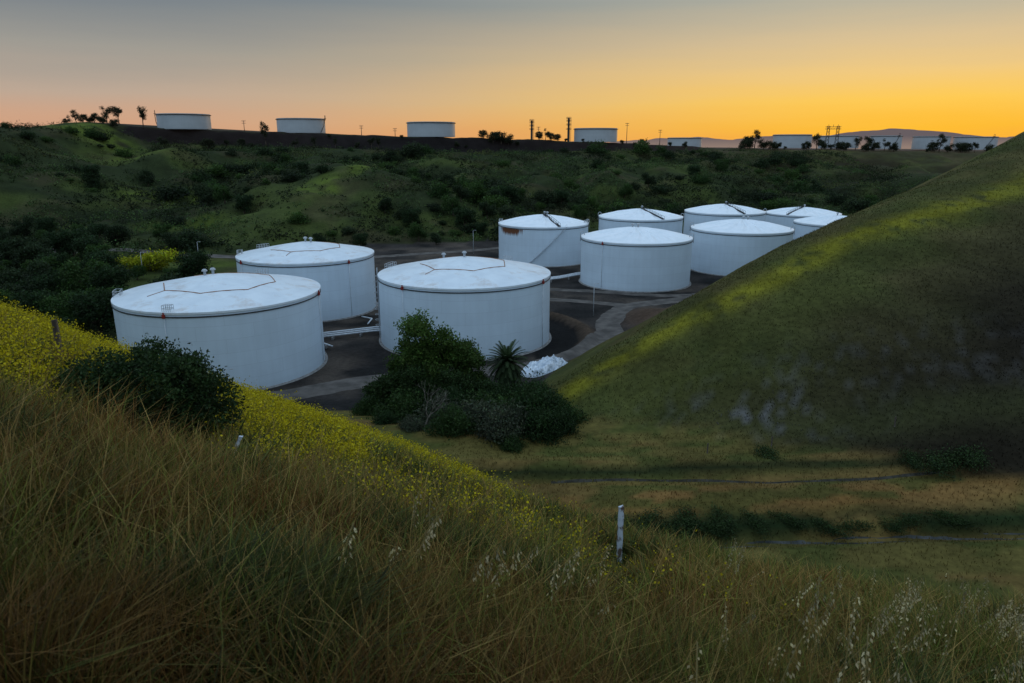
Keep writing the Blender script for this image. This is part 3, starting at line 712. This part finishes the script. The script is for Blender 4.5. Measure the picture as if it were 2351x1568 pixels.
VT=[(-62,292,.7),(-40,306,.9),(-32,300,.6),(-14,322,.8),(8,330,.7),(-78,290,.7),(-22,330,1.2),(-28,345,1.1),(-12,352,1.0),(-45,325,1.0),(-20,380,1.2),(-10,392,1.1),(-2,405,1.1),(4,420,1.0),(-26,368,1.0),(20,350,.8),(35,370,.9),(-60,340,.9),(-130,350,1.1),(-145,365,1.0),(-160,380,1.1),(-120,420,1.0),(-60,430,1.1),(-40,450,1.2),(30,440,1.1),(70,450,1.0),(90,480,1.1),(130,520,1.1),(160,560,1.2),(-215,430,1.1),(-230,400,1.1)]
tries=0
while len(VT)<101 and tries<9000:
    tries+=1
    y=random.uniform(125,300);x=-random.uniform(.44,.76)*y
    if x>-88 or (abs(y-267)<6): continue
    if ((x+118)/20)**2+((y-240)/18)**2<1 or ((x+124)/6)**2+((y-203)/8)**2<1: continue
    if any((x-a)**2+(y-b)**2<36 for a,b,_ in VT): continue
    if x/y>-.56 and random.random()<.72: continue
    VT.append((x,y,random.uniform(.5,1.3)))
for x,y,s in VT:
    place_tree(vt[k%3],x,y,s,'rounded dark green tree in the valley bottom','trees in the valley bottom');k+=1
ym=tree_meshes(350,1.4,(4.8,3.2,1.5),0,220,22,.35,(.26,.27,.012),.4,.2,9,.2)
place_tree(ym,-121,236,2.3,'bright yellow-green flowering shrub on valley floor',name='flowering_shrub',rot=0)
def scrub():
    rs=np.random.default_rng(5)
    x=rs.uniform(-380,330,70000);y=rs.uniform(190,740,70000)
    yt=Yt(x);yb=Yb(x)
    G=(((x+98)/13)**2+((y-372)/26)**2<1)|(((x+84)/7)**2+((y-405)/16)**2<1)|(((x+245)/26)**2+((y-490)/22)**2<1)|(((x+300)/40)**2+((y-520)/26)**2<1)
    d=fbm(x/20,y/20,33)+.15*gully(x,y)
    keep=(y>yt+3)&(y<yb-1)&(np.abs(x)<.8*y)&(~G|(rs.random(len(x))<.15))&(d>.45+rs.normal(0,.05,len(x)))
    x=x[keep];y=y[keep]
    s=rs.uniform(.35,1.8,len(x))**1.5
    c=np.stack([x,y,H(x,y)+s*.6],1)
    V,F,C=leaves(c,s*.7,13,.75,(.030,.048,.014),rs,.7,.7)
    q=fbm(V[:,0]/30,V[:,1]/30,35)
    C=C*(.45+1.35*sst(.35,.65,q))[:,None]
    w=sst(.5,.7,fbm(V[:,0]/25,V[:,1]/25,36))[:,None];C=C*(1-w)+C*w*np.array([1.5,1.1,1.1])
    add('scrub',np_mesh('scrub',V,F,C,False,M_leaf),kind='stuff',label='low dark coastal scrub covering the far hillside',cat='scrub')
scrub()
big=tree_meshes(400,8.8,(4.8,4.6,4.8),0,820,34,.34,(.050,.088,.016),.44,.30,16,.3,(.28,.46))
place_tree(big,-11.6,97,1.14,'leafy green tree with lumpy crown in the ravine',rot=0)
big2=tree_meshes(401,6.4,(2.7,2.7,3.8),0,340,32,.34,(.042,.072,.015),.4,.24,10,.3,(.28,.46))
place_tree(big2,-5.9,98,1.08,'smaller green tree beside a taller one in ravine')
big3=tree_meshes(402,3.8,(3.4,3.2,3.5),0,460,28,.34,(.024,.043,.012),.44,.25,12,.4,(.3,.5))
for x,y,s in((-16.5,95,1.05),(-19,99,.85),(-12,91,.95),(-7.5,92,.95),(-3,94,.75)):
    place_tree(big3,x,y,s,'low dark many-stemmed tree filling the ravine','low trees in the ravine')
brm=[shrub_mesh(420+i,(3.4,3.2,2.9),260,28,.32,c,.5,1.5) for i,c in enumerate([(.018,.036,.010),(.030,.055,.014),(.050,.060,.034)])]
for k,(x,y,s,m) in enumerate([(-14,88,1.0,1),(-9,85,.95,2),(-4,82,1.1,2),(0,84,1.05,1),(3,82,1.1,0),(5,86,.85,0),(1.5,91,1.0,0),(-4,88,1.0,1),(-1,77.5,.95,2),(3.5,77.5,.85,0),(-20,96,.7,1),(5.5,79.5,.75,0),(-7,79,.8,1),(-22,101,.6,0),(-12,80.5,.55,2),(-16,84,.5,0),(0,74,.45,1),(6.3,83,.75,1),(3.5,95,.85,0),(0,97,.9,0),(-2,91,1.0,0),(-8,88,1.0,0)]):
    add('shrub',brm[m],loc=(x,y,Hs(x,y)-.3),rot=k*1.3,scale=(s*1.1,s,s*random.uniform(.9,1.3)),label=('greyish green dense shrub in the ravine' if m==2 else 'dark dense shrub crowding the ravine bottom'),cat='shrub',group='shrubs crowding the ravine')
def bare(x,y,s):
    mb=MB();rs=random.Random(3)
    def br(p,d,l,r,n):
        q=p+d*l;mb.tube([p,p.lerp(q,.5)+Vector((rs.uniform(-.1,.1),rs.uniform(-.1,.1),.05))*l,q],[r,r*.75,r*.5],5)
        if n:
            for _ in range(3):
                br(q,(d+Vector((rs.uniform(-.8,.8),rs.uniform(-.8,.8),rs.uniform(-.2,.5)))).normalized(),l*.7,r*.5,n-1)
    br(Vector((0,0,-.5)),Vector((.2,-.2,1)).normalized(),1.9,.10,4)
    add('bare_tree',mb.mesh('bare_tree',noisemat('dead_wood',(.12,.10,.085),(.24,.21,.18),5)),loc=(x,y,Hs(x,y)),scale=s,label='leafless grey dead tree among ravine shrubs',cat='tree')
bare(-10.5,79.5,1.4);
def palm(x,y,ht):
    E=add('palm_tree',None,loc=(x,y,Hs(x,y)),label='short palm tree with dense arching fronds in ravine',cat='palm tree')
    add('trunk',MB().tube([(0,0,-.5),(0,0,ht*.5),(0,0,ht)],[.45,.38,.5],12).mesh('trunk',M_bark,True),E)
    rs=np.random.default_rng(9);V=[];C=[];nf=130
    for k in range(nf):
        az=k*2.39996;el=1.35-2.3*(k/nf)
        L=rs.uniform(3.1,4.2);p=np.array([0,0,ht+.1]);dirv=np.array([math.cos(az)*math.cos(el),math.sin(az)*math.cos(el),math.sin(el)])
        n=24;pts=[]
        d=dirv.copy()
        for i in range(n):
            pts.append(p.copy());p=p+d*L/n;d=d+np.array([0,0,-.06]);d/=np.linalg.norm(d)
        side=np.array([-math.sin(az),math.cos(az),0])
        cc=np.array([.022,.036,.013])*rs.uniform(.6,1.8)
        for i in range(1,n-1):
            t=(pts[i+1]-pts[i]);t/=np.linalg.norm(t)
            ll=.62*math.sin(math.pi*(.12+.85*i/n))**.6
            for sg in(-1,1):
                tip=pts[i]+side*sg*ll*.7+t*ll*.6+np.array([0,0,-.22*ll])
                V+= [pts[i]-t*.1,pts[i]+t*.1,tip];C+=[cc]*3
    V=np.array(V);add('fronds',np_mesh('fronds',V,np.arange(len(V)).reshape(-1,3),np.array(C),False,M_leaf),E)
palm(-.7,99,6.9)
BX,BY=-6.15,11.2
def near_bush(x,y):
    E=add('bush',None,loc=(x,y,Hs(x,y)-.12),scale=1.08,label='dense dark green leafy bush on the flowering slope',cat='bush')
    rs=np.random.default_rng(33)
    mb=MB()
    for k in range(9):
        a=k*.7;e=(math.cos(a)*.8,math.sin(a)*.7,.8);mb.tube([(0,0,-.2),(e[0]*.4,e[1]*.4,.4),e],[.06,.045,.02],6)
    add('stem',mb.mesh('stem',M_bark,True),E)
    c=crowncent(rs,900,(1.62,1.2,1.0),-.75,.45);c[:,2]+=.72
    V,F,C=leaves(c,.075,42,.062,(.024,.046,.013),rs,.5,.55)
    add('crown',np_mesh('crown',V,F,C,False,M_leaf),E)
near_bush(BX,BY)
tsm=[shrub_mesh(450+i,(1.8,1.3,.7),120,20,.16,(.022,.040,.010),.28) for i in range(3)]
k=0
for x,y,s in [(2,59,.8),(5,57.5,1.0),(8.5,57,1.1),(12,57.3,1.2),(15.5,57.5,1.2),(19,57.6,1.1),(22,57.7,.9),(4,56.3,.8),(25,58,.8),(14,56.4,.9),(10,56.2,.8),(31,57.5,.8),(36,58,.9),(45,68,1.6),(48,68.5,1.5),(42,69,1.1),(28,71.5,1.1),(34,57.5,.7),(28,57.4,.9),(40,58.5,.9),(17,56.8,.9)]:
    add('shrub',tsm[k%3],loc=(x,y,Hs(x,y)-.2),rot=k*.3,scale=(s*1.5,s*.9,s*.75),label='low green shrub beside the drainage channel',cat='shrub',group='low shrubs on the grassy terrace');k+=1
# ------------------------------------------------------------ posts
def post(name,x,y,h,w,mat,lab,tilt=(0,0)):
    z=Hs(x,y)
    n=14;mb=MB()
    for i in range(n+1):
        t=i/n;zz=-.4+(h+.4)*t
        ww=w*(1-.04*t)+.006*math.sin(i*2.7)
        for a,b in((-1,-.75),(1,-.75),(1,.75),(-1,.75)):
            mb.V.append((a*ww/2+.004*math.sin(i*1.7+a),b*ww/2,zz+(.012*a if i==n else 0)))
    for i in range(n):
        for j in range(4): mb.F.append([i*4+j,i*4+(j+1)%4,(i+1)*4+(j+1)%4,(i+1)*4+j])
    mb.F.append([n*4,n*4+1,n*4+2,n*4+3])
    o=add(name,mb.mesh(name,mat),loc=(x,y,z),label=lab,cat='post')
    o.rotation_euler=(tilt[0],tilt[1],.2);return o
M_wpost=noisemat('peeling_white_paint',(.14,.10,.08),(.55,.60,.66),9,.7,.2,.3,stretch=(1,1,.6))
M_wpost.node_tree.nodes['Color Ramp'].color_ramp.elements[0].position=.42
M_wpost.node_tree.nodes['Color Ramp'].color_ramp.elements[1].position=.52
M_wood=noisemat('weathered_wood',(.07,.055,.045),(.16,.13,.11),8,.9,.1,.4,stretch=(1,1,.15))
post('marker_post',2.2,12.9,1.25,.1,M_wpost,'weathered white wooden marker post with peeling paint')
post('fence_post',-10.6,16.0,1.2,.11,M_wood,'grey weathered wooden fence post in flowering grass')
post('fence_post',-4.45,10.1,.6,.06,M_wpost,'short leaning pale wooden post beside the bush',(0,.5))
for x,y in((21.6,72.5),(29,73.5),(43,74.5)): post('fence_post',x,y,1.2,.12,M_wood,'small distant wooden stake at foot of hill')
# ------------------------------------------------------------ grass
def shorten(x,y,h):
    # trampled low grass round the marker post and below the bush
    a=np.exp(-(((x-.1705*y)/.42)**2))*(y>6.5)*(y<13.3)
    b=np.exp(-(((x-BX-.4)/1.5)**2))*(y>8.2)*(y<BY)
    return h*(1-.8*np.clip(a,0,1))*(1-.7*np.clip(b,0,1))
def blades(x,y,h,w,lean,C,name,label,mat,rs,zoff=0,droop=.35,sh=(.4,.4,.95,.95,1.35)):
    n=len(x);z=H(x,y)-.02+zoff;h=shorten(x,y,h)
    a=rs.uniform(0,2*np.pi,n);dx=np.cos(a);dy=np.sin(a)
    la=rs.uniform(0,2*np.pi,n);lx=np.cos(la)*lean*h;ly=np.sin(la)*lean*h
    B=np.stack([x,y,z],1)
    side=np.stack([dx*w/2,dy*w/2,0*w],1)
    M=B+np.stack([lx*.3,ly*.3,h*.55],1)
    T=B+np.stack([lx,ly,h*(1-droop*lean)],1)
    V=np.stack([B-side,B+side,M-side*.7,M+side*.7,T],1).reshape(-1,3)
    i=np.arange(n)*5
    F=np.stack([i,i+1,i+3,i,i+3,i+2,i+2,i+3,i+4],1).reshape(-1,3)
    sh=np.array(sh)
    CC=(C[:,None,:]*sh[None,:,None]).reshape(-1,3)  # root-to-tip multiplier paints shade into the blade bases
    return add(name,np_mesh(name,V,F,np.clip(CC,0,1),False,mat),kind='stuff',label=label,cat='grass')
rs=np.random.default_rng(11)
n=330000
d=np.exp(rs.uniform(math.log(1.8),math.log(75),n));u=rs.uniform(-.95,.95,n)
x=u*d;y=d*1.0
near,fl,hill,far,_,_,_=parts(x,y)
k=(near>np.maximum(fl,hill)-1.0);x=x[k];y=y[k];d=d[k]
clump=fbm(x*1.0,y*1.0,91)
kk=rs.random(len(x))<.2+1.3*sst(.38,.6,clump);x=x[kk];y=y[kk];d=d[kk];clump=clump[kk]
m=len(x)
h=rs.uniform(.25,.85,m)*(.45+1.1*clump)*np.interp(d,[2,8,75],[.85,1,.9])
w=(.0052+.0010*d)*rs.uniform(.6,1.6,m)
C=tcol(x,y)
q=fbm(x/1.8,y/1.8,93)
r=(rs.random(m)+ (q-.5)*1.3)[:,None]
brown=1-sst(9,26,y-np.maximum(x,0)*1.3)
tone=np.where(r<.22,[[.25,.115,.028]],np.where(r<.46,[[.28,.195,.050]],np.where(r<.78,[[.105,.13,.018]],[[.17,.165,.025]])))
tone=tone*brown[:,None]+(.45*tone+.55*np.array([.12,.13,.018]))*(1-brown[:,None])
C=C*.35+tone*.66
weed=sst(.55,.62,fbm(x/1.1,y/1.1,97,3))*.8
rustt=sst(.56,.64,fbm(x/.8+7,y/.8,99,3))*.65*brown
C=mix(C,[.24,.115,.032],rustt);C=mix(C,[.045,.075,.018],weed)
C=C*rs.uniform(.35,1.55,m)[:,None]*np.interp(y,[2,4,9],[.5,.7,1])[:,None]  # blades nearest the camera darkened in colour, standing in for self-shadow
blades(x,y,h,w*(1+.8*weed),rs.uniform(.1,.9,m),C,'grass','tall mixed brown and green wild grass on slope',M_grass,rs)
n=16000
d=np.exp(rs.uniform(math.log(2.6),math.log(28),n));u=rs.uniform(-.9,.9,n);x=u*d;y=d
m=n;C=np.where(rs.random((m,1))<.6,[[.36,.24,.075]],[[.18,.20,.035]])*rs.uniform(.4,1.4,(m,1))*np.interp(y,[2,4,9],[.65,.8,1])[:,None]  # same near self-shadow painted into the stalk colour
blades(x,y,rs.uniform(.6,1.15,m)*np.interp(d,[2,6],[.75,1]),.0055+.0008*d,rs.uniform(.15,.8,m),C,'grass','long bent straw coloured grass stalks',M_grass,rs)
n=260000
x=rs.uniform(-8,190,n);y=rs.uniform(45,200,n)
near,fl,hill,far,s,nn,_=parts(x,y)
dens=np.clip(1.25-np.hypot(x,y)/190,.25,1)
k=(near<np.maximum(fl,hill)+.5)&(x<.8*y)&((hill>fl-.5)|(y<78))&(rs.random(n)<dens)&(nn<9)
x=x[k];y=y[k];m=len(x)
dd=np.hypot(x,y)
C=tcol(x,y)*rs.uniform(.95,1.4,m)[:,None]
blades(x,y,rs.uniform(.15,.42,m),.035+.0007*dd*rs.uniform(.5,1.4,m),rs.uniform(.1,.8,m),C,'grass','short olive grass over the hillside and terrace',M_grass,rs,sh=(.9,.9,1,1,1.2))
# ------------------------------------------------------------ mustard flowers
def mustard():
    rs=np.random.default_rng(21)
    n=110000
    d=np.exp(rs.uniform(math.log(7),math.log(70),n));u=rs.uniform(-.9,.5,n);x=u*d;y=d
    near,fl,hill,far,s,nn,_=parts(x,y)
    e=y-(57.7+.43*x)
    patch=.5*fbm(x/3.4,y/3.4,101,3)+.5*fbm(x/1.2,y/1.2,105,3)
    edge=e+14*(fbm(x/4,y/4,109,3)-.5)
    p=sst(.47,.60,patch)*(.10+.9*sst(-44,-12,edge))*(1-sst(-1.5,3.5,x-.04*y+3*(fbm(x/3,y/3,111,3)-.5)))
    p=p*(e<3)*(near>np.maximum(fl,hill)-.5)
    p=p+.65*(x<-3)*(y<30)*(y>8.6)*sst(.49,.58,patch)*(u< -.22)
    p=p*(1-.6*np.exp(-((x-BX)/1.3)**2)*(y<BY+.3))
    k=rs.random(n)<p*.85
    x=x[k];y=y[k];d=d[k];m=len(x)
    h=rs.uniform(.3,1.0,m)
    z=H(x,y)
    C=np.tile(np.array([.10,.14,.020]),(m,1))*rs.uniform(.6,1.3,m)[:,None]
    blades(x,y,h,.006+.0006*d,rs.uniform(0,.25,m),C,'mustard_stems','thin green mustard stems in the grass',M_grass,rs)
    nf=8
    hh=shorten(x,y,h)
    c=np.stack([x,y,z+hh*.85],1)
    P=np.repeat(c,nf,0)+rs.normal(0,1,(m*nf,3))*np.array([.09,.09,.17])
    mm=len(P);a=rs.normal(0,1,(mm,3));a/=np.linalg.norm(a,axis=1)[:,None];b=np.cross(a,rs.normal(0,1,(mm,3)));b/=np.linalg.norm(b,axis=1)[:,None]
    s=(.011+.00074*np.repeat(d,nf))[:,None]*rs.uniform(.6,1.3,(mm,1))
    V=np.stack([P-a*s,P+b*s,P+a*s,P-b*s],1).reshape(-1,3)
    C=np.repeat(np.array([[.58,.47,.012]])*rs.uniform(.4,1.2,(mm,1)),4,0)
    add('mustard_flowers',np_mesh('mustard_flowers',V,np.arange(mm*4).reshape(-1,4),C,False,M_flower),kind='stuff',label='scattered small yellow mustard blossoms on the slope',cat='wildflowers')
mustard()
# ------------------------------------------------------------ wild oats
def oats():
    rs=np.random.default_rng(37)
    pts=[]
    for cx,ct in((-.18,5.2),(-.13,6.0),(-.05,5.0),(.0,6.4),(.06,5.6),(.13,6.2)):
        for k in range(3):
            t=ct+rs.normal(0,.35);pts.append((cx*ct+rs.normal(0,.12),t*.92,rs.uniform(.7,1.0)))
    n=0
    while n<190:
        t=rs.uniform(2.6,11);u=rs.uniform(.06,.80)**.5;h=rs.uniform(.55,1.3)
        if u<.38 and rs.random()<.6: continue
        if fbm(np.array([u*t*1.0]),np.array([t*1.0]),33,2)[0]<rs.uniform(.35,.6): continue
        pts.append((u*t,t*.92,h));n+=1
    SV=[];SC=[]
    for x,y,h in pts:
        z=Hs(x,y);la=rs.uniform(-1.6,1.6);lx,ly=math.cos(la)*.22,math.sin(la)*.22
        P=[np.array([x+lx*t**2.5,y+ly*t**2.5,z+h*(t-.08*t**3)]) for t in np.linspace(0,1,9)]
        w=.003
        for i in range(8):
            a,b=P[i],P[i+1];o=np.array([w,0,0])
            SV+=[a-o,a+o,b+o,b-o];SC+=[[.26,.21,.09]]*4
        nsp=rs.integers(8,24);br=rs.uniform(.45,1.15)
        for j in range(nsp):
            t=.64+.36*(j+rs.uniform(0,1))/nsp;i=min(7,int(t*8));p=P[i]+(P[min(i+1,8)]-P[i])*(t*8-i)
            an=la+rs.normal(0,1.2);r=rs.uniform(.012,.06)*(1.25-t*.7)
            q=p+np.array([math.cos(an)*r,math.sin(an)*r,-rs.uniform(.01,.04)])
            sd0=np.array([.0012,0,0]);SV+=[p-sd0,p+sd0,q+sd0,q-sd0];SC+=[[.2,.18,.1]]*4
            L=rs.uniform(.026,.046);wd=rs.uniform(.006,.010)
            ax=np.array([math.cos(an)*.5,math.sin(an)*.5,-1.]);ax/=np.linalg.norm(ax)
            sd=np.array([-math.sin(an),math.cos(an),0])*wd
            sd2=np.cross(ax,sd)
            col=np.array([.88,.77,.48])*rs.uniform(.5,1.1)*br
            for ss in(sd,sd2):
                SV+=[q,q+ax*L*.35+ss,q+ax*L,q+ax*L*.35-ss];SC+=[col*.8,col,col*1.1,col]
    SV=np.array(SV);add('wild_oats',np_mesh('wild_oats',SV,np.arange(len(SV)).reshape(-1,4),np.clip(np.array(SC),0,.95),False,M_flower),kind='stuff',label='pale drooping wild oat seed heads in grass',cat='wild oats')
oats()
# ------------------------------------------------------------ world
w=bpy.data.worlds.new('World');scene.world=w;w.use_nodes=True
nt=w.node_tree;L=nt.links.new;bg=nt.nodes['Background']
tc=N(nt,'ShaderNodeTexCoord');nm=N(nt,'ShaderNodeVectorMath',operation='NORMALIZE');L(tc.outputs['Generated'],nm.inputs[0])
sp=N(nt,'ShaderNodeSeparateXYZ');L(nm.outputs[0],sp.inputs[0])
az=math.radians(30)
dt=N(nt,'ShaderNodeVectorMath',operation='DOT_PRODUCT');dt.inputs[1].default_value=(math.sin(az),math.cos(az),0);L(nm.outputs[0],dt.inputs[0])
mpw=N(nt,'ShaderNodeMapping');mpw.inputs['Scale'].default_value=(1.2,1.2,14);L(nm.outputs[0],mpw.inputs[0])
nzw=N(nt,'ShaderNodeTexNoise');nzw.inputs['Scale'].default_value=2.2;nzw.inputs['Detail'].default_value=5;L(mpw.outputs[0],nzw.inputs[0])
mrw=N(nt,'ShaderNodeMapRange');mrw.inputs[1].default_value=.3;mrw.inputs[2].default_value=.7;mrw.inputs[3].default_value=-.006;mrw.inputs[4].default_value=.006;L(nzw.outputs[0],mrw.inputs[0])
adz=N(nt,'ShaderNodeMath',operation='ADD');L(sp.outputs[2],adz.inputs[0]);L(mrw.outputs[0],adz.inputs[1])
def ramp(stops):
    r=N(nt,'ShaderNodeValToRGB');e=r.color_ramp.elements
    e[0].position=stops[0][0];e[0].color=(*stops[0][1],1);e[1].position=stops[-1][0];e[1].color=(*stops[-1][1],1)
    for p,c in stops[1:-1]:
        q=e.new(p);q.color=(*c,1)
    L(adz.outputs[0],r.inputs[0]);return r
ZEN=(.53,.71,.93)
sun=ramp([(0,(.97,.42,.04)),(.02,(1.0,.51,.035)),(.05,(1.0,.60,.09)),(.085,(.90,.60,.21)),(.12,(.73,.55,.30)),(.17,(.45,.45,.37)),(.3,(.44,.50,.52)),(.6,ZEN)])
left=ramp([(0,(.66,.32,.18)),(.03,(.62,.37,.24)),(.06,(.51,.39,.30)),(.105,(.34,.325,.29)),(.17,(.17,.21,.245)),(.3,(.24,.34,.44)),(.6,ZEN)])
back=ramp([(0,(.44,.55,.68)),(.15,(.56,.75,.98)),(.5,(.56,.77,1.0)),(1,ZEN)])
m1=N(nt,'ShaderNodeMapRange');m1.inputs[1].default_value=.42;m1.inputs[2].default_value=1;L(dt.outputs['Value'],m1.inputs[0])
pw=N(nt,'ShaderNodeMath',operation='POWER');pw.inputs[1].default_value=2.9;L(m1.outputs[0],pw.inputs[0])
mx=N(nt,'ShaderNodeMix',data_type='RGBA');L(pw.outputs[0],mx.inputs[0]);L(left.outputs[0],mx.inputs[6]);L(sun.outputs[0],mx.inputs[7])
m2=N(nt,'ShaderNodeMapRange');m2.inputs[1].default_value=.30;m2.inputs[2].default_value=-.35;L(dt.outputs['Value'],m2.inputs[0])
mx2=N(nt,'ShaderNodeMix',data_type='RGBA');L(m2.outputs[0],mx2.inputs[0]);L(mx.outputs[2],mx2.inputs[6]);L(back.outputs[0],mx2.inputs[7])
L(mx2.outputs[2],bg.inputs[0]);bg.inputs[1].default_value=1.0
sl=bpy.data.lights.new('sun','SUN');sl.energy=.12;sl.angle=math.radians(8);sl.color=(1,.62,.3)
so=bpy.data.objects.new('sun',sl);COL.objects.link(so)
el=math.radians(3)
so.rotation_euler=Vector((math.sin(az)*math.cos(el),math.cos(az)*math.cos(el),math.sin(el))).to_track_quat('Z','Y').to_euler()
# ------------------------------------------------------------ camera
cd=bpy.data.cameras.new('camera');cam=bpy.data.objects.new('camera',cd);COL.objects.link(cam)
cam.location=(0,0,41);cam.rotation_euler=(math.radians(90-15.5),0,0)
cd.lens=25;cd.sensor_width=36;cd.clip_end=60000;cd.clip_start=.05
cd.dof.use_dof=True;cd.dof.focus_distance=60;cd.dof.aperture_fstop=4.5
scene.camera=cam
scene.view_settings.view_transform='Standard';scene.view_settings.look='None';scene.view_settings.exposure=0
